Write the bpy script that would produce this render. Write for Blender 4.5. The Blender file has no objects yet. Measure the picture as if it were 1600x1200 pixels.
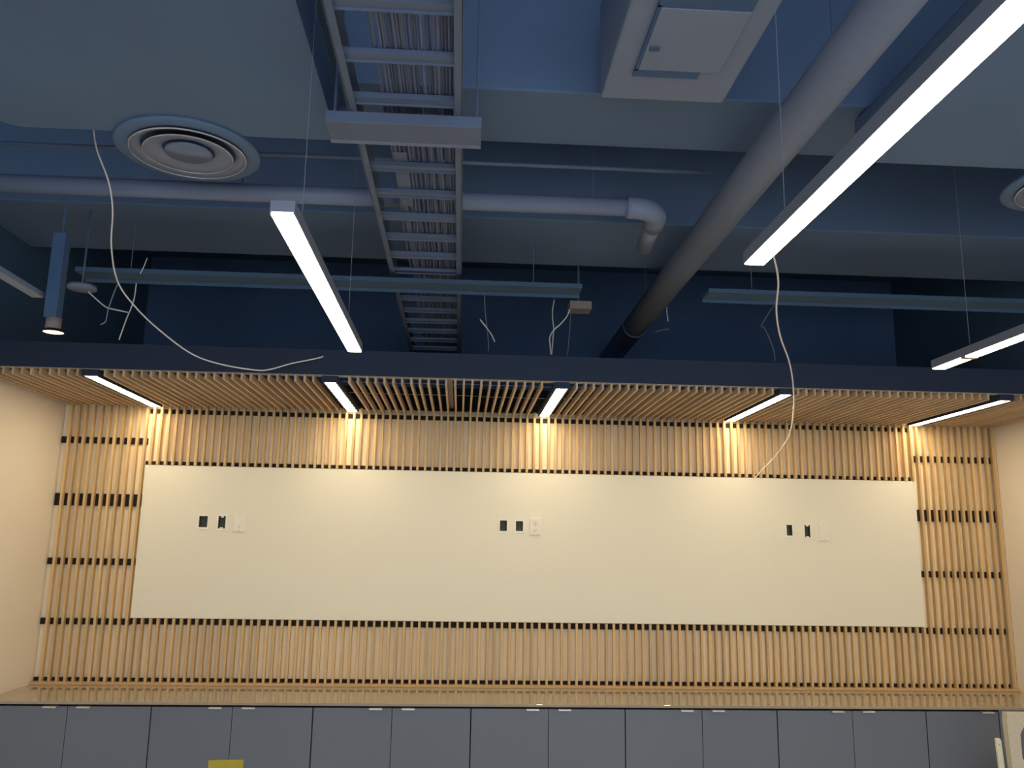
import bpy, bmesh, math, random
from mathutils import Vector, Matrix

rnd = random.Random(7)
SC = bpy.context.scene
COL = SC.collection
PI = math.pi

# ------------------------------------------------------------------ camera
F_PX = 1335.36
CAM_R = Vector((0.998054, -0.060232, 0.016116))
CAM_U = Vector((-0.027264, -0.189137, 0.981572))
CAM_W = Vector((0.056074, 0.980102, 0.190411))
CAM_O = Vector((0.0, 0.0, 1.72))
cd = bpy.data.cameras.new('camera')
cam = bpy.data.objects.new('camera', cd)
COL.objects.link(cam)
cd.sensor_width = 36.0
cd.lens = 36.0 * F_PX / 1600.0
cd.clip_start = 0.02
cam.matrix_world = Matrix((
    (CAM_R.x, CAM_U.x, -CAM_W.x, CAM_O.x),
    (CAM_R.y, CAM_U.y, -CAM_W.y, CAM_O.y),
    (CAM_R.z, CAM_U.z, -CAM_W.z, CAM_O.z),
    (0, 0, 0, 1)))
SC.camera = cam

# ------------------------------------------------------------------ light levels
wd = bpy.data.worlds.new('world')
SC.world = wd
wd.use_nodes = True
bg = wd.node_tree.nodes['Background']
bg.inputs[0].default_value = (0.86, 0.92, 1.0, 1)     # the cool rest of the floor seen through the open side
bg.inputs[1].default_value = 2.0
LAMP_COL = (1.0, 0.80, 0.50)
HANG = 30.0        # hanging strip lamps
RECESS = 27.0      # strip lamps in the canopy
vs = SC.view_settings
vs.view_transform = 'Standard'
vs.look = 'None'
vs.gamma = 1.0
vs.use_curve_mapping = False
vs.exposure = 0.22
try:
    SC.cycles.max_bounces = 10
    SC.cycles.diffuse_bounces = 6
    SC.cycles.sample_clamp_indirect = 6.0
except Exception:
    pass

def at(px, py, Y):
    """the point at depth Y on the sight line through a photograph pixel"""
    d = CAM_W + CAM_R * ((px - 800) / F_PX) - CAM_U * ((py - 600) / F_PX)
    return CAM_O + d * (Y / d.y)

# ------------------------------------------------------------------ materials
def mat(name, col, rough=0.6, metal=0.0, var=0.06, scale=4.0, bump=0.0, bscale=60.0, spec=0.4, emit=None, estr=0.0,
        grain=None, objvar=0.0, coat=0.0):
    m = bpy.data.materials.new(name)
    m.use_nodes = True
    nt = m.node_tree
    b = nt.nodes['Principled BSDF']
    b.inputs['Roughness'].default_value = rough
    b.inputs['Metallic'].default_value = metal
    b.inputs['Specular IOR Level'].default_value = spec
    b.inputs['Coat Weight'].default_value = coat
    tc = nt.nodes.new('ShaderNodeTexCoord')
    vec = tc.outputs['Object']
    if grain or objvar:
        oi = nt.nodes.new('ShaderNodeObjectInfo')
    if grain:
        mp = nt.nodes.new('ShaderNodeMapping')
        mp.inputs['Scale'].default_value = grain
        ad = nt.nodes.new('ShaderNodeVectorMath')
        ad.operation = 'ADD'
        cmb = nt.nodes.new('ShaderNodeCombineXYZ')
        mul = nt.nodes.new('ShaderNodeMath'); mul.operation = 'MULTIPLY'; mul.inputs[1].default_value = 37.0
        nt.links.new(oi.outputs['Random'], mul.inputs[0])
        for i in range(3):
            nt.links.new(mul.outputs[0], cmb.inputs[i])
        nt.links.new(tc.outputs['Object'], mp.inputs[0])
        nt.links.new(mp.outputs[0], ad.inputs[0])
        nt.links.new(cmb.outputs[0], ad.inputs[1])
        vec = ad.outputs[0]
    n = nt.nodes.new('ShaderNodeTexNoise')
    n.inputs['Scale'].default_value = scale
    n.inputs['Detail'].default_value = 4.0
    nt.links.new(vec, n.inputs['Vector'])
    r = nt.nodes.new('ShaderNodeValToRGB')
    r.color_ramp.elements[0].position = 0.3
    r.color_ramp.elements[1].position = 0.7
    r.color_ramp.elements[0].color = tuple(max(0, c * (1 - var)) for c in col) + (1,)
    r.color_ramp.elements[1].color = tuple(min(1, c * (1 + var)) for c in col) + (1,)
    nt.links.new(n.outputs['Fac'], r.inputs[0])
    out = r.outputs[0]
    if objvar:
        hs = nt.nodes.new('ShaderNodeHueSaturation')
        mr = nt.nodes.new('ShaderNodeMapRange')
        mr.inputs['To Min'].default_value = 1 - objvar
        mr.inputs['To Max'].default_value = 1 + objvar
        nt.links.new(oi.outputs['Random'], mr.inputs['Value'])
        nt.links.new(mr.outputs[0], hs.inputs['Value'])
        nt.links.new(out, hs.inputs['Color'])
        out = hs.outputs[0]
    nt.links.new(out, b.inputs['Base Color'])
    if bump:
        n2 = nt.nodes.new('ShaderNodeTexNoise')
        n2.inputs['Scale'].default_value = bscale
        n2.inputs['Detail'].default_value = 3.0
        nt.links.new(tc.outputs['Object'], n2.inputs['Vector'])
        bp = nt.nodes.new('ShaderNodeBump')
        bp.inputs['Strength'].default_value = bump
        bp.inputs['Distance'].default_value = 0.01
        nt.links.new(n2.outputs['Fac'], bp.inputs['Height'])
        nt.links.new(bp.outputs[0], b.inputs['Normal'])
    if emit:
        b.inputs['Emission Color'].default_value = emit + (1,)
        b.inputs['Emission Strength'].default_value = estr
    return m

M = {}
M['paint'] = mat('cream_wall_paint', (0.83, 0.77, 0.67), 0.7, var=0.02, scale=1.5, bump=0.03, bscale=120)
M['backing'] = mat('cream_backing_warm_bounce', (0.92, 0.81, 0.60), 0.7, var=0.02, scale=1.5)  # cream wall with the warm bounced light put into its colour
M['board'] = mat('cream_board', (0.86, 0.825, 0.69), 0.45, var=0.015, scale=0.8)
M['navy'] = mat('navy_ceiling_paint', (0.064, 0.132, 0.235), 0.75, var=0.12, scale=1.3, bump=0.06, bscale=25)
M['navy2'] = mat('navy_beam_paint', (0.12, 0.205, 0.37), 0.7, var=0.10, scale=1.1, bump=0.04, bscale=30)
M['navy_dark'] = mat('dark_navy_paint', (0.07, 0.14, 0.29), 0.8, var=0.15, scale=1.2)
M['duct'] = mat('blue_grey_duct_paint', (0.205, 0.27, 0.42), 0.5, var=0.06, scale=2.0)
M['tray'] = mat('blue_grey_tray_paint', (0.125, 0.18, 0.30), 0.5, var=0.06, scale=6.0)
M['cable'] = mat('blue_grey_cable', (0.135, 0.17, 0.285), 0.6, var=0.08, scale=3.0, objvar=0.4)
M['diff'] = mat('diffuser_paint', (0.175, 0.24, 0.40), 0.3, var=0.03, scale=3.0, spec=0.6)
M['ring'] = mat('diffuser_bright_edge', (0.55, 0.60, 0.68), 0.25, metal=0.4, var=0.03)
wood_col = (0.64, 0.445, 0.215)
M['slat'] = mat('pale_oak_slat', wood_col, 0.5, var=0.10, scale=3.0, grain=(60, 60, 2.2), objvar=0.13)
M['slat_y'] = mat('pale_oak_canopy_slat', (0.64, 0.48, 0.32), 0.5, var=0.10, scale=3.0, grain=(60, 2.2, 60), objvar=0.12)
M['rail'] = mat('pale_oak_rail', (0.62, 0.42, 0.21), 0.45, var=0.12, scale=3.0, grain=(2.0, 60, 60))
M['batten'] = mat('black_batten', (0.012, 0.008, 0.006), 0.8, var=0.3, scale=9.0)
M['void'] = mat('black_void_paint', (0.01, 0.01, 0.012), 0.9, var=0.2)
M['fascia'] = mat('navy_fascia', (0.018, 0.033, 0.072), 0.7, var=0.1, scale=1.0)
M['trimlight'] = mat('pale_edge_trim', (0.42, 0.37, 0.31), 0.5, var=0.05)
M['counter'] = mat('beige_countertop', (0.38, 0.33, 0.255), 0.0, var=0.02, scale=30, spec=1.0)
M['door'] = mat('slate_grey_laminate', (0.16, 0.19, 0.25), 0.45, var=0.04, scale=1.5)
M['carcass'] = mat('carcass_gap_shade', (0.008, 0.008, 0.009), 0.8, var=0.1)  # shade of the gaps around the doors painted in as near black
M['alu'] = mat('brushed_aluminium', (0.72, 0.73, 0.74), 0.3, metal=0.6, var=0.04, scale=30)
M['plate'] = mat('ivory_plastic', (0.88, 0.85, 0.74), 0.35, var=0.01)
M['boxdark'] = mat('dark_box_plastic', (0.085, 0.09, 0.07), 0.6, var=0.1)
M['rim'] = mat('cream_plaster_rim', (0.92, 0.89, 0.80), 0.6, var=0.03, scale=40)
M['slot'] = mat('dark_slot', (0.13, 0.11, 0.075), 0.6)
M['wire'] = mat('white_cable', (0.90, 0.90, 0.90), 0.45, var=0.03)
M['wiregrey'] = mat('grey_wire', (0.22, 0.27, 0.36), 0.5, var=0.05)
M['housing'] = mat('dark_lamp_housing', (0.20, 0.24, 0.34), 0.5, var=0.05)
M['lens'] = mat('lamp_diffuser', (0.9, 0.9, 0.88), 0.4, var=0.0, emit=LAMP_COL, estr=HANG)
M['lens2'] = mat('recessed_lamp_diffuser', (0.9, 0.9, 0.88), 0.4, var=0.0, emit=LAMP_COL, estr=RECESS)
M['spot'] = mat('downlight_lens', (0.9, 0.9, 0.88), 0.4, var=0.0, emit=(1.0, 0.78, 0.5), estr=3.0)
M['spotbody'] = mat('warm_grey_spot_body', (0.32, 0.29, 0.29), 0.5, var=0.05)
M['foam'] = mat('stippled_pale_foam', (0.66, 0.62, 0.50), 0.85, var=0.16, scale=160, bump=0.5, bscale=220)
M['strip'] = mat('ivory_strip', (0.74, 0.73, 0.58), 0.6, var=0.05, scale=20)
M['note'] = mat('yellow_note_paper', (0.95, 0.84, 0.15), 0.7, var=0.03, scale=8)
M['ink'] = mat('faint_pencil', (0.50, 0.44, 0.05), 0.8)
M['floor'] = mat('grey_carpet', (0.46, 0.44, 0.41), 0.9, var=0.2, scale=60)

# ------------------------------------------------------------------ helpers
def link(o, parent=None):
    COL.objects.link(o)
    if parent is not None:
        o.parent = parent
        o.matrix_parent_inverse = Matrix.Translation(-parent.location)
    return o

def obj(name, bm, m, parent=None, smooth=False):
    me = bpy.data.meshes.new(name)
    bmesh.ops.recalc_face_normals(bm, faces=bm.faces)
    bm.to_mesh(me)
    bm.free()
    for k in (m if isinstance(m, (list, tuple)) else [m]):
        me.materials.append(k)
    if smooth:
        for p in me.polygons:
            p.use_smooth = True
    o = bpy.data.objects.new(name, me)
    return link(o, parent)

def tag(o, label=None, cat=None, group=None, kind=None):
    if label: o['label'] = label
    if cat: o['category'] = cat
    if group: o['group'] = group
    if kind: o['kind'] = kind
    return o

def thing(name, label, cat, loc=(0, 0, 0), group=None):
    o = bpy.data.objects.new(name, None)
    o.empty_display_size = 0.05
    COL.objects.link(o)
    o.location = loc
    return tag(o, label, cat, group)

def struct(name, bm, m, parent=None):
    o = obj(name, bm, m, parent)
    if parent is None:
        o['kind'] = 'structure'
    return o

def bx(bm, x0, x1, y0, y1, z0, z1, mi=0, bevel=0.0):
    vs_ = [bm.verts.new(p) for p in ((x0, y0, z0), (x1, y0, z0), (x1, y1, z0), (x0, y1, z0),
                                     (x0, y0, z1), (x1, y0, z1), (x1, y1, z1), (x0, y1, z1))]
    fs = []
    for q in ((0, 3, 2, 1), (4, 5, 6, 7), (0, 1, 5, 4), (1, 2, 6, 5), (2, 3, 7, 6), (3, 0, 4, 7)):
        f = bm.faces.new([vs_[i] for i in q])
        f.material_index = mi
        fs.append(f)
    if bevel:
        es = list({e for f in fs for e in f.edges})
        bmesh.ops.bevel(bm, geom=es, offset=bevel, segments=2, affect='EDGES', profile=0.6)
    return bm

def box(x0, x1, y0, y1, z0, z1, bevel=0.0):
    return bx(bmesh.new(), x0, x1, y0, y1, z0, z1, 0, bevel)

def smooth_path(pts, per=8):
    pts = [Vector(p) for p in pts]
    if len(pts) < 3:
        return pts
    out = []
    n = len(pts)
    for i in range(n - 1):
        p0 = pts[max(i - 1, 0)]; p1 = pts[i]; p2 = pts[i + 1]; p3 = pts[min(i + 2, n - 1)]
        for k in range(per):
            t = k / per
            out.append(0.5 * ((2 * p1) + (p2 - p0) * t + (2 * p0 - 5 * p1 + 4 * p2 - p3) * t * t + (3 * p1 - p0 - 3 * p2 + p3) * t ** 3))
    out.append(pts[-1])
    return out

def tube(pts, r, seg=8, bm=None, cap=True):
    bm = bm or bmesh.new()
    pts = [Vector(p) for p in pts]
    rings = []
    prev = None
    for i, p in enumerate(pts):
        t = (pts[min(i + 1, len(pts) - 1)] - pts[max(i - 1, 0)]).normalized()
        if prev is None:
            a = Vector((0, 0, 1)) if abs(t.z) < 0.9 else Vector((1, 0, 0))
            n = t.cross(a).normalized()
        else:
            n = (prev - t * prev.dot(t)).normalized()
        prev = n
        b = t.cross(n)
        rr = r[i] if isinstance(r, (list, tuple)) else r
        rings.append([bm.verts.new(p + (n * math.cos(2 * PI * k / seg) + b * math.sin(2 * PI * k / seg)) * rr) for k in range(seg)])
    for a, b in zip(rings, rings[1:]):
        for k in range(seg):
            bm.faces.new((a[k], a[(k + 1) % seg], b[(k + 1) % seg], b[k]))
    if cap:
        bm.faces.new(rings[0][::-1])
        bm.faces.new(rings[-1])
    return bm

def lathe(prof, cx, cy, seg=48, bm=None):
    """revolve (radius, z) pairs about a vertical axis"""
    bm = bm or bmesh.new()
    rings = []
    for r, z in prof:
        if r < 1e-6:
            rings.append([bm.verts.new((cx, cy, z))])
        else:
            rings.append([bm.verts.new((cx + r * math.cos(2 * PI * k / seg), cy + r * math.sin(2 * PI * k / seg), z)) for k in range(seg)])
    for a, b in zip(rings, rings[1:]):
        for k in range(seg):
            k2 = (k + 1) % seg
            if len(a) == 1 and len(b) == 1: continue
            if len(a) == 1: bm.faces.new((a[0], b[k], b[k2]))
            elif len(b) == 1: bm.faces.new((a[k], b[0], a[k2]))
            else: bm.faces.new((a[k], a[k2], b[k2], b[k]))
    return bm

def prism_xz(poly, y0, y1, holes=None, bm=None):
    """extrude an XZ outline along Y"""
    bm = bm or bmesh.new()
    a = [bm.verts.new((x, y0, z)) for x, z in poly]
    b = [bm.verts.new((x, y1, z)) for x, z in poly]
    bm.faces.new(a); bm.faces.new(b[::-1])
    n = len(poly)
    for i in range(n):
        bm.faces.new((a[i], b[i], b[(i + 1) % n], a[(i + 1) % n]))
    return bm

def pierced(x0, x1, z0, z1, y0, y1, holes):
    """upright sheet with rectangular through holes"""
    bm = bmesh.new()
    xs = sorted({x0, x1, *[h[0] for h in holes], *[h[1] for h in holes]})
    zs = sorted({z0, z1, *[h[2] for h in holes], *[h[3] for h in holes]})
    def inside(i, j):
        if i < 0 or j < 0 or i >= len(xs) - 1 or j >= len(zs) - 1: return False
        cx = (xs[i] + xs[i + 1]) / 2; cz = (zs[j] + zs[j + 1]) / 2
        return not any(h[0] < cx < h[1] and h[2] < cz < h[3] for h in holes)
    V = {}
    def v(i, j, k):
        if (i, j, k) not in V:
            V[(i, j, k)] = bm.verts.new((xs[i], y1 if k else y0, zs[j]))
        return V[(i, j, k)]
    for i in range(len(xs) - 1):
        for j in range(len(zs) - 1):
            if not inside(i, j): continue
            bm.faces.new((v(i, j, 0), v(i + 1, j, 0), v(i + 1, j + 1, 0), v(i, j + 1, 0)))
            bm.faces.new((v(i, j, 1), v(i, j + 1, 1), v(i + 1, j + 1, 1), v(i + 1, j, 1)))
            for di, dj, e in ((-1, 0, ((i, j), (i, j + 1))), (1, 0, ((i + 1, j), (i + 1, j + 1))),
                              (0, -1, ((i, j), (i + 1, j))), (0, 1, ((i, j + 1), (i + 1, j + 1)))):
                if not inside(i + di, j + dj):
                    (a, b), (c, d) = e
                    bm.faces.new((v(a, b, 0), v(c, d, 0), v(c, d, 1), v(a, b, 1)))
    return bm

# ------------------------------------------------------------------ dimensions (metres, z up, camera looks along +y)
WL, WR = -2.487, 3.511          # side walls
YB = 5.45                       # back partition
YF = 4.404                      # front of the slatted canopy
ZC = 2.559                      # underside of the canopy and of every strip lamp
ZCT = 0.902                     # countertop
DECK = 3.95
YR = 6.6                        # wall behind the open void
YN = -3.5                       # open side behind the camera

# ------------------------------------------------------------------ setting
struct('floor', box(WL - .1, WR + .1, YN, YR + .1, -0.05, 0.0), M['floor'])
ceiling = struct('ceiling', box(WL - .1, WR + .1, YN, YR + .1, DECK, DECK + .1), M['navy'])
for nm, xa, xb in (('wall_left', WL - .1, WL), ('wall_right', WR, WR + .1)):
    bm = bx(bmesh.new(), xa, xb, YN, YR, 0.0, 2.60, 0)
    bx(bm, xa, xb, YN, YR, 2.60, DECK, 1)
    struct(nm, bm, [M['paint'], M['navy']])
bm = bx(bmesh.new(), WL, WR, YB, YB + .1, 0.0, 2.588, 0)
bx(bm, WL, WR, YB, YB + .1, 2.588, 2.74, 1)
struct('wall_back', bm, [M['backing'], M['void']])
struct('wall_rear', box(WL, WR, YR, YR + .1, 0.0, DECK), M['navy_dark'])

# concrete beams under the deck
for (xa, xb, ya, yb, zb) in ((-0.48, WR, 2.86, 3.27, 3.37), (WL, WR, 4.10, 4.79, 3.37)):
    obj('beam', box(xa, xb, ya, yb, zb, DECK, 0.008), M['navy2'], ceiling)
for xa, xb in ((-1.97, 0.60), (1.27, WR)):
    bm = bx(bmesh.new(), xa, xb, 4.24, 4.372, 3.062, 3.085)
    bx(bm, xa, xb, 4.365, 4.372, 3.045, 3.062)
    sb = obj('steel_crosspiece', bm, M['navy'], ceiling)
    for hx in (xa + 0.25, xb - 0.25):
        obj('hanger_rod', tube([(hx, 4.30, 3.085), (hx, 4.30, 3.37)], 0.0025, 6), M['tray'], sb)

# ------------------------------------------------------------------ slatted back wall
P0, PITCH, NS = -2.4335, 0.0459, 130
TH = 0.0138
YS0, YS1 = 5.408, 5.436
def slat_mesh(name, h, m):
    bm = box(-TH / 2, TH / 2, YS0 - YB, YS1 - YB, 0, h)
    me = bpy.data.meshes.new(name)
    bmesh.ops.recalc_face_normals(bm, faces=bm.faces)
    bm.to_mesh(me); bm.free()
    me.materials.append(m)
    return me
BX0, BX1, BZ0, BZ1 = -1.955, 2.945, 1.284, 2.200
Z_LEDGE = 0.918
full_me = slat_mesh('slat', 2.588 - Z_LEDGE, M['slat'])
top_me = slat_mesh('slat', 2.588 - BZ1 - 0.002, M['slat'])
bot_me = slat_mesh('slat', BZ0 - 0.003 - Z_LEDGE, M['slat'])
clads = {}
for key, lab, x in (('left', 'full-height oak slat cladding between left wall and cream board', -2.2),
                    ('above', 'short upright oak slats in the row above the cream board', 0.5),
                    ('below', 'short upright oak slats in the row below the cream board', 0.5),
                    ('right', 'full-height oak slat cladding between cream board and right wall', 3.2)):
    z = BZ1 + .002 if key == 'above' else Z_LEDGE
    clads[key] = thing('slat_cladding', lab, 'slat cladding', (x, YB, z), 'slat cladding around the cream board')
def put_slat(me, par, x, z, wide=1.0):
    o = bpy.data.objects.new('slat', me)
    COL.objects.link(o)
    o.parent = par
    o.location = (x - par.location.x + rnd.uniform(-.0012, .0012), rnd.uniform(-0.0015, 0.0015), z - par.location.z)
    o.rotation_euler = (0, rnd.uniform(-.0012, .0012), rnd.uniform(-.05, .05))
    o.scale = (wide, 1, 1)
    return o
for k in range(NS):
    x = P0 + k * PITCH
    if k <= 10:
        put_slat(full_me, clads['left'], x, Z_LEDGE)
    elif k >= 117.5:
        put_slat(full_me, clads['right'], x, Z_LEDGE)
    else:
        put_slat(top_me, clads['above'], x, BZ1 + .002)
        put_slat(bot_me, clads['below'], x, Z_LEDGE)
put_slat(full_me, clads['right'], WR - 0.010, Z_LEDGE, 0.9)
XS_L = (WL + .001, P0 + 10 * PITCH + .012)
XS_R = (P0 + 118 * PITCH - .03, WR - .001)
def batten(par, xa, xb, za, zb):
    obj('batten', box(xa, xb, 5.4365, 5.4495, za, zb), M['batten'], par)
for key, (xa, xb) in (('left', XS_L), ('right', XS_R)):
    for za, zb in ((2.328, 2.368), (1.944, 2.018), (1.590, 1.629), (1.240, 1.277), (0.918, 0.938)):
        batten(clads[key], xa, xb, za, zb)
batten(clads['above'], XS_L[1], XS_R[0], 2.527, 2.553)
batten(clads['above'], XS_L[1], XS_R[0], BZ1 + .003, 2.226)
batten(clads['below'], XS_L[1], XS_R[0], 1.245, BZ0 - .004)
batten(clads['below'], XS_L[1], XS_R[0], 0.918, 0.938)
t = tag(obj('base_rail', box(WL + .002, WR - .002, 5.385, 5.4495, ZCT + .0005, Z_LEDGE - .0005, 0.002), M['rail']),
        'long horizontal oak rail under the slats along the countertop', 'rail')

# ------------------------------------------------------------------ cream board with its open wall boxes and plates
boxes = [(-1.600, -1.548, 1.825, 1.894), (-1.484, -1.439, 1.819, 1.896),
         (0.248, 0.293, 1.834, 1.900), (0.348, 0.394, 1.835, 1.898),
         (2.079, 2.117, 1.837, 1.905), (2.196, 2.234, 1.827, 1.907)]
plates = [(-1.392, -1.316, 1.802, 1.909, 'switch'), (0.436, 0.504, 1.814, 1.920, 'duplex'), (2.289, 2.355, 1.809, 1.921, 'blank')]
YBF = 5.416
tag(obj('wall_board', pierced(BX0, BX1, BZ0, BZ1, YBF, 5.4495, [tuple(b) for b in boxes]), M['board']),
    'large blank cream board in the middle of the slatted wall', 'board')
wh = ['left box of the pair at the left end of the cream board', 'second box from the left with a torn rim on the cream board',
      'left box of the pair in the middle of the cream board', 'box beside the duplex outlet plate in the middle of the cream board',
      'narrow left box of the pair at the right end of the cream board', 'tall narrow box beside the rightmost blank plate on the cream board']
for i, (a, b, c, d) in enumerate(boxes):
    t = thing('wall_box', 'open dark ' + wh[i], 'wall box', ((a + b) / 2, YBF, c), 'open boxes in the cream board')
    bm = bmesh.new()
    e = .0004
    a2, b2, c2, d2 = a + e, b - e, c + e, d - e
    yb_ = 5.448
    w = 0.0015
    bx(bm, a2, b2, yb_ - w, yb_, c2, d2)
    bx(bm, a2, a2 + w, YBF, yb_ - w, c2, d2); bx(bm, b2 - w, b2, YBF, yb_ - w, c2, d2)
    bx(bm, a2 + w, b2 - w, YBF, yb_ - w, c2, c2 + w); bx(bm, a2 + w, b2 - w, YBF, yb_ - w, d2 - w, d2)
    obj('box', bm, M['boxdark'], t)
    r0, r1 = 0.007, 0.0005
    bl = 0.012 if i != 5 else 0.006
    obj('rim', pierced(a - r0, b + r0, c - bl, d + r0, YBF - .004, YBF - .0002, [(a + r1, b - r1, c + r1, d - r1)]), M['rim'], t)
    cx = (a + b) / 2
    if i in (1, 5):
        obj('tab', box(cx - .007, cx + .009, YBF - .004, YBF + .004, d - .010, d - .001), M['rim'], t)
    if i in (1, 3, 5):
        obj('tab', box(cx - .010, cx + .008, YBF - .004, YBF + .003, c + .001, c + .008), M['rim'] if i != 3 else M['boxdark'], t)
    if i in (0, 3, 5):
        obj('box_seam', box(cx + .002, cx + .005, yb_ - .004, yb_ - .0016, c + .01, d - .006), M['slot'], t)
pl = ['ivory wall plate with a small switch, leftmost on the cream board', 'ivory wall plate with two sockets in the middle of the cream board',
      'ivory blank wall plate, rightmost on the cream board']
for i, (a, b, c, d, kind) in enumerate(plates):
    t = thing('wall_plate', pl[i], 'wall plate', ((a + b) / 2, YBF, c), 'plates on the cream board')
    obj('plate', box(a, b, YBF - .0085, YBF - .0002, c, d, 0.0025), M['plate'], t)
    cx, cz = (a + b) / 2, (c + d) / 2
    if kind == 'duplex':
        for s in (-1, 1):
            so = obj('socket', box(cx - .016, cx + .016, YBF - .011, YBF - .0087, cz + s * .023 - .014, cz + s * .023 + .014, .002), M['plate'], t)
            bm = bmesh.new()
            for q in (-.0065, .0065):
                bx(bm, cx + q - .0012, cx + q + .0012, YBF - .0118, YBF - .0112, cz + s * .023 - .002, cz + s * .023 + .007)
            bx(bm, cx - .0025, cx + .0025, YBF - .0118, YBF - .0112, cz + s * .023 - .010, cz + s * .023 - .005)
            obj('slots', bm, M['slot'], so)
    elif kind == 'switch':
        obj('switch_toggle', box(cx - .0035, cx + .0035, YBF - .014, YBF - .0087, cz - .008, cz + .012, .001), M['plate'], t)
        obj('indicator', box(cx - .003, cx + .002, YBF - .0097, YBF - .0087, cz - .026, cz - .021), M['slot'], t)
    else:
        obj('insert', box(cx - .016, cx + .016, YBF - .0105, YBF - .0087, cz - .033, cz + .033, .001), M['plate'], t)
    for s in (-1, 1):
        zz = cz + s * .047 if kind != 'duplex' else cz + (s - 1) * .0
        if kind == 'duplex' and s == 1: continue
        obj('screw', box(cx - .002, cx + .002, YBF - .0097, YBF - .0087, zz - .002, zz + .002), M['slot'], t)

# ------------------------------------------------------------------ slatted canopy
can = thing('slatted_canopy', 'oak slatted ceiling canopy with dark fascia over the board wall', 'canopy', (0.5, YF, ZC))
obj('fascia', box(WL + .001, WR - .001, YF, YF + .04, 2.597, 2.731), M['fascia'], can)
obj('edge_trim', box(WL + .001, WR - .001, YF - .003, YF + .04, 2.5935, 2.5965), M['trimlight'], can)
LX = [-1.913, -0.697, 0.517, 1.726, 2.945]
bm = box(-TH / 2 * .8, TH / 2 * .8, 0, 5.385 - YF, 0, 0.0335)
cme = bpy.data.meshes.new('slat'); bmesh.ops.recalc_face_normals(bm, faces=bm.faces); bm.to_mesh(cme); bm.free()
cme.materials.append(M['slat_y'])
for k in range(NS + 1):
    x = P0 + k * PITCH
    if min(abs(x - l) for l in LX) < 0.060 or x > WR - .01: continue
    o = bpy.data.objects.new('slat', cme)
    COL.objects.link(o)
    o.parent = can
    o.location = (x - .5 + rnd.uniform(-.0015, .0015), rnd.uniform(0, .003), 0.0)
    o.rotation_euler = (0, rnd.uniform(-.03, .03), rnd.uniform(-.0015, .0015))
obj('carrier', box(-0.10, -0.062, YF + .045, YB - .01, 2.600, 2.64), M['spotbody'], can)
for yy in (4.62, 4.98):
    pts = [(-0.75 + 0.11 * i, yy + rnd.uniform(-.012, .012), 2.604 + rnd.uniform(0, .006)) for i in range(22)]
    obj('hanger_wire', tube(smooth_path(pts, 3), 0.0014, 5), M['wire'], can)
obj('wall_cleat', box(WL + .001, WR - .001, 5.386, 5.395, 2.5945, 2.604), M['void'], can)
# strip lamps recessed between the slats
rl = ['strip lamp in the canopy beside the left wall, leftmost of five', 'strip lamp in the canopy between the leftmost lamp and the middle one',
      'strip lamp in the canopy nearest the middle of the board wall', 'strip lamp in the canopy just left of the long dangling cable',
      'strip lamp in the canopy beside the right wall, rightmost of five']
for i, x in enumerate(LX):
    t = thing('recessed_lamp', 'lit ' + rl[i], 'lamp', (x, YF + .01, ZC), 'strip lamps in the slatted canopy')
    bm = bx(bmesh.new(), x - .040, x + .040, YF - .002, 5.384, 2.568, 2.5925)
    bx(bm, x - .040, x - .0285, YF - .002, 5.384, 2.559, 2.568)
    bx(bm, x + .0285, x + .040, YF - .002, 5.384, 2.559, 2.568)
    bx(bm, x - .0285, x + .0285, YF - .002, YF + .012, 2.559, 2.568)
    obj('housing', bm, M['fascia'], t)
    obj('diffuser', box(x - .028, x + .028, YF + .013, 5.382, 2.5595, 2.5675), M['lens2'], t)

# ------------------------------------------------------------------ countertop and base cabinets
YCF = 4.848
bm = box(WL + .001, WR - .001, YCF, YB - .001, 0.887, ZCT, 0.003)
tag(obj('countertop', bm, M['counter']), 'long glossy beige countertop running along the slatted wall', 'countertop')
YD = 4.860
KX = 4.860 / 4.82
units = [(WL + .002, -2.014, -1.587), (-1.587, -1.169, -0.750), (-0.750, -0.334, 0.085), (0.085, 0.501, 0.917),
         (0.917, 1.338, 1.753), (1.753, 2.173, 2.589), (2.589, None, 3.003)]
ul = ['double-door base cabinet at the left wall', 'double-door base cabinet with the yellow note on it',
      'double-door base cabinet just right of the yellow-noted one', 'double-door base cabinet under the middle of the cream board',
      'double-door base cabinet fifth from the left wall', 'double-door base cabinet next to the single-door one',
      'single-door base cabinet behind the pale strip at the right end']
for i, (a, mmid, b) in enumerate(units):
    a, b = (a if i == 0 else a * KX), b * KX
    mmid = mmid * KX if mmid else None
    t = thing('base_cabinet', 'slate grey ' + ul[i], 'cabinet', ((a + b) / 2, YD, 0), 'slate grey base cabinets')
    g = .003
    bm = bx(bmesh.new(), a + .001, b - .001, YD + .021, YB - .002, 0.10, 0.8865)
    bx(bm, a + .001, b - .001, YD + .06, YB - .002, 0.0, 0.10)
    obj('carcass', bm, M['carcass'], t)
    doors = [(a + g, mmid - .0015, 1), (mmid + .0015, b - g, -1)] if mmid else [(a + g, b - .002, 1)]
    for xa, xb, s in doors:
        d = obj('door', box(xa, xb, YD, YD + .020, 0.105, 0.8755, .0012), M['door'], t)
        hx = (xb - .085 - .035) + .035 if s > 0 else xa + .085
        if not mmid: hx = 2.957
        bm = bx(bmesh.new(), hx - .034, hx + .034, YD - .022, YD + .010, 0.876, 0.878)
        bx(bm, hx - .034, hx + .034, YD - .022, YD - .019, 0.870, 0.876)
        obj('handle', bm, M['alu'], d)['label'] = 'aluminium tab pull'
t = tag(obj('filler_panel', box(3.032, WR - .002, YD, YB - .003, 0.0, 0.8865), M['door']),
        'slate grey filler panel between last cabinet and right wall', 'panel')

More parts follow.
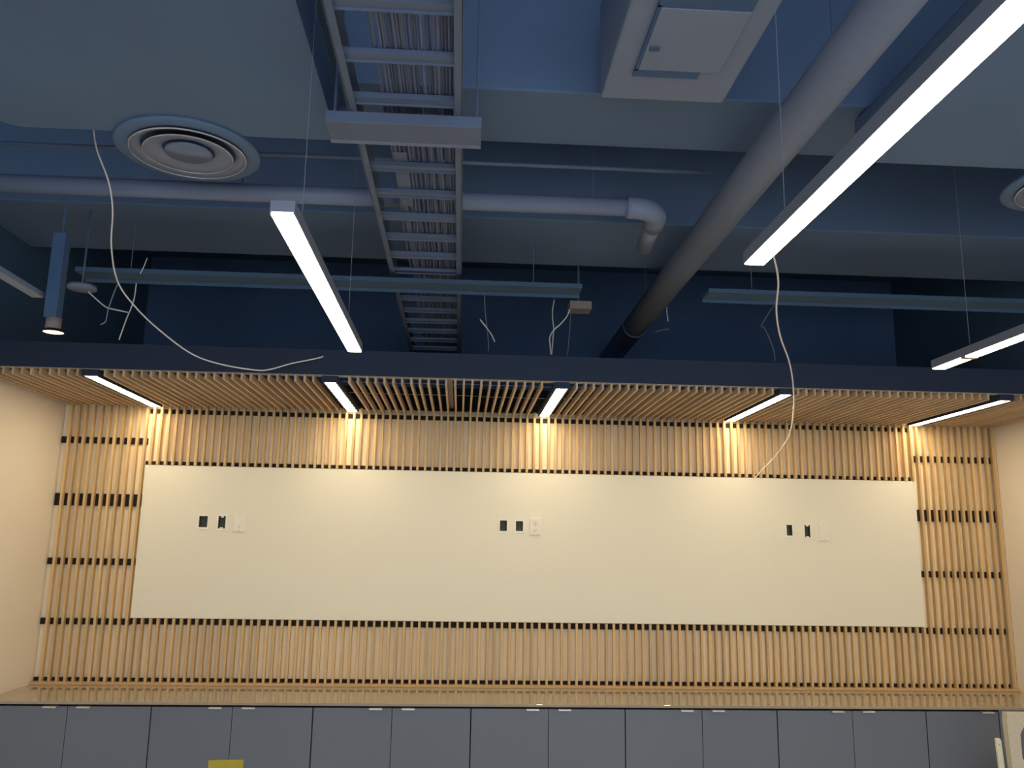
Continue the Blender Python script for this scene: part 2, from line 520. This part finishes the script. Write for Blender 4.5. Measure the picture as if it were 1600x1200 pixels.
# yellow note
bm = bmesh.new()
n0, n1 = -1.280, -1.099
V = []
for j in range(5):
    zz = 0.615 - 0.076 * j / 2
    yy = YD - .0015 - (.010 if j == 0 else .004 if j == 1 else 0.0005)
    V.append([bm.verts.new((n0 + (n1 - n0) * i / 4, yy - .002 * (i == 4 and j == 0), zz + .003 * i / 4)) for i in range(5)])
for j in range(4):
    for i in range(4):
        bm.faces.new((V[j][i], V[j + 1][i], V[j + 1][i + 1], V[j][i + 1]))
bmesh.ops.solidify(bm, geom=bm.faces[:], thickness=.0004)
tag(obj('sticky_note', bm, M['note']), 'yellow paper note stuck across two cabinet doors', 'note')

# ------------------------------------------------------------------ pale pieces leaning at the right end
YP = 4.40
ox0, ox1, oz0, oz1, ch = 2.846, 3.15, 0.705, 0.888, 0.03
def ring_plate(outer, inner, y0, y1):
    bm = bmesh.new()
    n = len(inner)
    fo = [bm.verts.new((x, y0, z)) for x, z in outer]; bo = [bm.verts.new((x, y1, z)) for x, z in outer]
    fi = [bm.verts.new((x, y0, z)) for x, z in inner]; bi = [bm.verts.new((x, y1, z)) for x, z in inner]
    for i in range(n):
        j = (i + 1) % n
        bm.faces.new((fo[i], fo[j], fi[j], fi[i])); bm.faces.new((bo[i], bi[i], bi[j], bo[j]))
        bm.faces.new((fo[i], bo[i], bo[j], fo[j])); bm.faces.new((fi[i], fi[j], bi[j], bi[i]))
    return bm
inner = [(ox0, oz0 + ch), (ox0 + ch * .8, oz0), (ox1 - ch, oz0), (ox1, oz0 + ch), (ox1, oz1 - .04), (ox1 - ch, oz1), (ox0 + .024, oz1), (ox0, oz1 - .04)]
outer8 = [(2.798, 0.45), (2.806, 0.0), (3.22, 0.0), (3.215, 0.45), (3.205, 0.85), (3.20, 0.948), (2.786, 0.951), (2.782, 0.90)]
tag(obj('foam_board', ring_plate(outer8, inner, YP, YP + .04), M['foam']),
    'pale stippled board with a chamfered opening, standing before cabinets at far right', 'board')
bm = prism_xz([(2.752, 0.0), (2.783, 0.0), (2.7435, .815), (2.741, .825), (2.735, .829), (2.720, .829), (2.716, .823)], YP, YP + .012)
st = obj('pale_strip', bm, M['strip'])
tag(st, 'narrow ivory strip standing upright beside the stippled board', 'strip')
obj('mark', box(2.729, 2.735, YP - .0006, YP - .0001, .797, .801), M['slot'], st)

# ------------------------------------------------------------------ hanging strip lamps
def strip_lamp(label, x, y0, y1, joints=()):
    t = thing('strip_lamp', label, 'lamp', (x, (y0 + y1) / 2, ZC), 'hanging strip lamps')
    w = .0278
    bm = bx(bmesh.new(), x - w - .004, x + w + .004, y0 - .003, y1 + .003, ZC + .009, ZC + .04)
    bx(bm, x - w - .004, x - w - .0003, y0 - .003, y1 + .003, ZC + .003, ZC + .009)
    bx(bm, x + w + .0003, x + w + .004, y0 - .003, y1 + .003, ZC + .003, ZC + .009)
    obj('housing', bm, M['housing'], t)
    cuts = [y0] + list(joints) + [y1]
    for a, b in zip(cuts, cuts[1:]):
        obj('diffuser', box(x - w, x + w, a + (.017 if a != y0 else 0), b - (.017 if b != y1 else 0), ZC, ZC + .0088), M['lens'], t)
    for j in joints:
        obj('joiner', box(x - w, x + w, j - .0165, j + .0165, ZC - .004, ZC + .0088), M['spotbody'], t)
    for yy in (y0 + .25, y1 - .25):
        obj('suspension_cable', tube([(x, yy, ZC + .04), (x, yy, DECK)], .0012, 5), M['housing'], t)
    return t
strip_lamp('lit strip lamp hanging on the left, ending short of the canopy', -0.481, 2.12, 3.68)
strip_lamp('long lit strip lamp hanging on the right beside the round duct', 0.848, -0.55, 2.369)
strip_lamp('lit strip lamp hanging at the right edge with a joint near its end', 2.157, 0.75, 3.687, (3.447,))

# ------------------------------------------------------------------ downlight and its conduit, left
t = thing('pendant_downlight', 'small lit downlight on a square post at the left', 'lamp', (-1.7335, 3.6, 2.588))
dx, dy = -1.7345, 3.6
obj('lens', lathe([(0, 2.588), (.040, 2.588), (.040, 2.592), (0, 2.592)], dx + .004, dy, 32), M['spot'], t)
obj('trim_ring', lathe([(.0405, 2.590), (.0405, 2.586), (.046, 2.586), (.047, 2.592), (.034, 2.600), (.0, 2.600)], dx + .004, dy, 32), M['batten'], t, True)
obj('body', lathe([(.030, 2.6005), (.0305, 2.648), (.0, 2.649)], dx, dy, 32), M['spotbody'], t, True)
obj('post', box(-1.768, -1.716, 3.575, 3.627, 2.6495, 3.02), M['navy_dark'], t)
obj('post_rod', tube([(-1.742, 3.601, 3.02), (-1.742, 3.601, 3.206)], .005, 6), M['navy'], t)
tag(obj('rectangular_conduit', box(-1.835, -1.785, 1.6, 3.60, 2.735, 2.758, .003), M['duct']),
    'square-edged blue grey conduit running from the left edge to the downlight post', 'conduit')
bm = lathe([(0, 2.955), (.066, 2.955), (.071, 2.962), (.066, 2.975), (.012, 2.98), (.005, 2.985), (.005, 3.37), (0, 3.37)], -1.9075, 4.2, 32)
tag(obj('ceiling_disc', bm, M['duct'], None, True), 'small pale round disc hanging beside the downlight post', 'detector')

# ------------------------------------------------------------------ ducts
bm = bmesh.new()
poly = []
X0d, X1d, Y0d, Y1d, rc = -1.69, -0.49, 0.2, 2.955, 0.09
for k in range(7):
    a = PI - k * PI / 12
    poly.append((X0d + rc + rc * math.cos(a), Y1d - rc + rc * math.sin(a)))
poly += [(X1d, Y1d), (X1d, Y0d), (X0d, Y0d)]
va = [bm.verts.new((x, y, 3.19)) for x, y in poly]; vb = [bm.verts.new((x, y, 3.36)) for x, y in poly]
bm.faces.new(va); bm.faces.new(vb[::-1])
for i in range(len(poly)):
    j = (i + 1) % len(poly)
    bm.faces.new((va[i], vb[i], vb[j], va[j]))
t = thing('rectangular_duct', 'wide flat blue grey duct above the round diffuser at the left', 'duct', (-1.2, 2, 3.19))
obj('duct_body', bm, M['navy2'], t)
for xx in (-1.75, -0.75):
    for yy in (1.2, 2.9):
        obj('hanger_rod', tube([(xx, yy, 3.36), (xx, yy, 3.37 if yy > 2.86 and xx > -.56 else DECK)], .005, 6), M['tray'], t)
t = thing('rectangular_duct', 'wide flat blue grey duct at the right edge beyond the long lamp', 'duct', (2.6, 2, 3.19))
obj('duct_body', box(1.47, WR - .1, 0.2, 2.955, 3.19, 3.36, .01), M['navy2'], t)
for xx in (1.8, 3.2):
    obj('hanger_rod', tube([(xx, 1.2, 3.36), (xx, 1.2, DECK)], .005, 6), M['tray'], t)

def diffuser(label, cx, cy, z, top, R):
    t = thing('round_diffuser', label, 'diffuser', (cx, cy, z), 'round air diffusers')
    obj('plenum', lathe([(R * .8, z + .004), (R * .985, z + .004), (R, z + .008), (R, top), (0, top)], cx, cy, 64), M['navy2'], t, True)
    k = R / .258
    obj('outer_cone', lathe([(.205 * k, z - .002), (.203 * k, z - .006), (.170 * k, z + .011), (.165 * k, z + .013), (.165 * k, z + .016), (.206 * k, z + .003)], cx, cy, 64), M['diff'], t, True)
    obj('bright_rim', lathe([(.209 * k, z - .004), (.2065 * k, z - .008), (.203 * k, z - .0075), (.2045 * k, z - .003)], cx, cy, 64), M['ring'], t, True)
    obj('inner_cone', lathe([(.158 * k, z - .004), (.152 * k, z - .007), (.10 * k, z + .009), (.09 * k, z + .011), (.09 * k, z + .014), (.158 * k, z + .0)], cx, cy, 64), M['diff'], t, True)
    obj('inner_rim', lathe([(.161 * k, z - .005), (.159 * k, z - .0085), (.156 * k, z - .008), (.158 * k, z - .004)], cx, cy, 64), M['ring'], t, True)
    obj('centre_disc', lathe([(0, z - .002), (.082 * k, z - .002), (.086 * k, z + .004), (.0, z + .006)], cx, cy, 64), M['diff'], t, True)
    return t
diffuser('round ringed air diffuser under the flat duct at the left', -1.064, 3.078, 3.172, 3.1895, 0.262)
diffuser('round ringed air diffuser cut off by the right edge', 2.41, 3.062, 3.172, 3.1895, 0.258)

# round spiral duct
def round_duct():
    cx, cz, r = 1.144, 3.22, 0.0775
    t = thing('round_duct', 'long straight round grey duct running back over the canopy', 'duct', (cx, 3, cz - r))
    obj('duct_body', tube([(cx, -1.5, cz), (cx, 6.599, cz)], r, 40), M['duct'], t, True)
    for yy in (5.55,):
        obj('duct_seam', tube([(cx, yy - .012, cz), (cx, yy + .012, cz)], r + .003, 40), M['tray'], t, True)
    for yy in (0.9, 2.4, 5.2):
        obj('duct_strap', tube([(cx, yy, cz + r - .002), (cx, yy, DECK)], .004, 6), M['tray'], t)
round_duct()

# pipe across with its elbow
pz, py, pr_ = 3.245, 3.60, 0.040
t = thing('cross_pipe', 'grey insulated pipe crossing behind the cable ladder and turning back', 'pipe', (-0.8, py, pz))
obj('pipe_run', tube([(WL + .001, py, pz), (0.76, py, pz)], pr_, 24), M['duct'], t, True)
el = [(0.74 + .13 * math.sin(a), py + .13 - .13 * math.cos(a), pz) for a in [k * PI / 20 for k in range(11)]]
el = [(0.71, py, pz)] + el + [(0.875, py + .20, pz)]
obj('elbow', tube(el, pr_ + .010, 24), M['duct'], t, True)
obj('pipe_tail', tube([(0.872, py + .16, pz), (0.90, 4.099, pz)], pr_, 24), M['duct'], t, True)
obj('hanger_rod', tube([(0.56, py, pz + pr_ - .002), (0.56, py, DECK)], .004, 6), M['tray'], t)
obj('hanger_rod', tube([(-1.0, py, pz + pr_ - .002), (-1.0, py, DECK)], .004, 6), M['tray'], t)
tag(obj('thin_conduit', tube([(WL + .001, 3.42, 3.345), (1.05, 3.42, 3.345)], .009, 10), M['tray'], None, True),
    'thin straight conduit running across just in front of the grey pipe', 'conduit')

# fan coil unit
t = thing('fan_coil_unit', 'blue grey ceiling fan unit with an access panel beside the round duct', 'ventilation unit', (0.67, 2.3, 3.25))
obj('unit_body', box(0.445, 0.875, 1.50, 2.70, 3.262, 3.62, .01), M['duct'], t)
obj('access_panel', box(0.535, 0.80, 2.17, 2.49, 3.249, 3.2615, .002), M['duct'], t)
bm = bx(bmesh.new(), 0.525, 0.535, 2.16, 2.50, 3.252, 3.2615)
bx(bm, 0.525, 0.80, 2.10, 2.168, 3.252, 3.2615)
bx(bm, 0.525, 0.74, 2.492, 2.535, 3.252, 3.2615)
obj('panel_reveal_shade', bm, M['navy_dark'], t)  # dark strips standing in for shade in the reveal around the panel
obj('latch', box(0.545, 0.575, 2.355, 2.375, 3.243, 3.2488), M['navy_dark'], t)
for xx in (0.50, 0.82):
    for yy in (1.7, 2.55):
        obj('hanger_rod', tube([(xx, yy, 3.62), (xx, yy, DECK)], .005, 6), M['tray'], t)

# ------------------------------------------------------------------ cable ladder with its bundle
TZ = 3.12
t = thing('cable_ladder', 'blue grey ladder tray carrying cables back over the canopy', 'cable tray', (-0.2, 3, TZ))
XL, XR_ = -0.397, -0.030
for x in (XL, XR_):
    s = 1 if x == XL else -1
    bm = bx(bmesh.new(), x - .002, x + .002, 1.0, 6.59, TZ, TZ + .09)
    bx(bm, min(x, x + s * .024), max(x, x + s * .024), 1.0, 6.59, TZ, TZ + .004)
    bx(bm, min(x, x + s * .024), max(x, x + s * .024), 1.0, 6.59, TZ + .086, TZ + .09)
    obj('rail', bm, M['tray'], t)
y = 1.063
while y < 6.5:
    bm = bx(bmesh.new(), XL + .003, XR_ - .003, y - .020, y + .020, TZ + .012, TZ + .030)
    bx(bm, XL + .003, XR_ - .003, y + .014, y + .020, TZ + .006, TZ + .012)
    obj('rung', bm, M['tray'], t)
    y += .2478
obj('strut', box(-0.475, 0.035, 2.60, 2.725, 3.078, 3.119, .002), M['tray'], t)
obj('strut_lip', box(-0.475, 0.035, 2.726, 2.745, 3.076, 3.090), M['duct'], t)
for xx in (-0.455, 0.018):
    obj('hanger_rod', tube([(xx, 2.66, 3.119), (xx, 2.66, DECK)], .005, 6), M['tray'], t)
cb = thing('cable_bundle', 'flat bundle of grey cables lying in the ladder tray', 'cables', (-0.17, 3, TZ + .03))
NC = 24
for k in range(NC):
    x0 = -0.290 + 0.24 * k / (NC - 1)
    rr = 0.0050
    pts = []
    ph = rnd.uniform(0, 6)
    if k in (9,): x0 += .002
    for j in range(24):
        yy = 1.0 + 5.5 * j / 23
        pts.append((x0 + .0035 * math.sin(yy * 2.2 + ph) + .0015 * math.sin(yy * 5 + ph * 2), yy, TZ + .036 + (.004 if k % 3 == 1 else 0) + rnd.uniform(0, .002)))
    obj('cable', tube(pts, rr, 6), M['cable'], cb, True)
for k in range(3):
    yy = 2.95 + 1.1 * k
    obj('cable_sheet', box(-0.285, -0.235, yy, yy + .5, TZ + .0305, TZ + .0315), M['tray'], cb) if k == 0 else None

# ------------------------------------------------------------------ junction box and loose wires in the void
p0, p1 = at(890, 476, 4.9), at(924, 484, 4.9)
t = thing('junction_box', 'small flat pale box with a loose white wire, over the canopy', 'junction box', (p0.x, 4.9, p1.z))
obj('box', box(p0.x, p1.x, 4.88, 5.00, p1.z, p0.z + .02, .002), M['spotbody'], t)
obj('stem', tube([(p0.x + .06, 4.95, p0.z + .02), (p0.x + .06, 4.95, DECK)], .006, 6), M['tray'], t)

def wire(label, pts, r, m='wire', cat='cable', name='loose_wire', group='loose wires above the canopy'):
    path = smooth_path([at(*p) for p in pts], 8)
    return tag(obj(name, tube(path, r, 6), M[m], None, True), label, cat, group)

wire('long white cable sagging in a curve from the flat duct to the left fascia',
     [(146, 203, 3.31), (152, 236, 3.36), (170, 285, 3.44), (176, 330, 3.52), (174, 385, 3.62), (184, 440, 3.74), (212, 480, 3.85), (252, 518, 3.98),
      (300, 553, 4.10), (345, 569, 4.19), (398, 578, 4.26), (422, 577, 4.30), (455, 568, 4.35), (490, 561, 4.38), (505, 557, 4.40)], .0036, name='sagging_cable')
wire('long white cable dangling from the right strip lamp down to the slats',
     [(1195, 362, 2.95), (1200, 382, 2.98), (1209, 402, 3.02), (1216, 440, 3.15), (1213, 485, 3.35), (1219, 525, 3.6), (1233, 565, 3.9), (1239, 600, 4.15),
      (1240, 640, 4.5), (1233, 680, 4.9), (1212, 712, 5.2), (1190, 735, 5.34), (1178, 749, 5.385)], .0038, name='dangling_cable')
W = 'wire'
wire('short white wire slanting alone near the end of the cable ladder', [(750, 499, 4.58), (761, 513, 4.594), (768, 523, 4.60), (773, 534, 4.60)], .0032)
wire('faint grey thread hanging behind the short slanting white wire', [(757, 461, 4.365), (758, 485, 4.52), (761, 513, 4.60), (763, 535, 4.62), (763, 548, 4.62)], .0025, 'wiregrey')
wire('straight white wire hanging just left of the pale junction box', [(866, 468, 5.0), (863, 490, 5.0), (865, 512, 5.0), (864, 530, 5.0), (862, 554, 5.0)], .0034)
wire('white wire curling down in an S from the junction box', [(890, 483, 4.9), (886, 494, 4.92), (876, 506, 4.94), (865, 516, 4.95), (859, 528, 4.96), (860, 542, 4.96), (861, 554, 4.96)], .0042)
wire('thin grey wire hanging straight from the junction box', [(892, 486, 4.95), (891, 505, 4.95), (889, 530, 4.95), (888, 545, 4.95), (886, 555, 4.95)], .0025, 'wiregrey')
wire('tiny white wire end beside the far end of the round duct', [(1042, 480, 5.0), (1042, 488, 5.0), (1044, 502, 5.0)], .0030)
wire('faint bent wire at the right of the round duct end', [(1024, 519, 5.0), (1032, 516, 5.0), (1046, 514, 5.0)], .0022, 'wiregrey')
wire('faint grey wire wisps hanging left of the long dangling cable', [(1222, 463, 4.365), (1206, 482, 4.5), (1190, 508, 4.6), (1194, 512, 4.6), (1202, 528, 4.6), (1209, 548, 4.6), (1211, 563, 4.6)], .0026, 'wiregrey')
wire('white wire drooping from the small round disc at the left', [(138, 456, 4.2), (150, 467, 4.2), (163, 478, 4.2), (172, 482, 4.2), (200, 488, 4.2)], .0034)
wire('grey wire branching down under the sagging cable', [(185, 441, 3.745), (176, 463, 3.76), (169, 484, 3.77), (165, 502, 3.77), (157, 507, 3.77)], .0026, 'wiregrey')
wire('thin wire hanging down crossing the left sagging cable', [(213, 443, 4.25), (210, 465, 4.25), (205, 481, 4.25), (197, 500, 4.25), (186, 531, 4.25)], .0030)
wire('short thin wire slanting from the beam above the left sagging cable', [(230, 403, 4.2), (225, 416, 4.2), (219, 428, 4.2)], .0024)
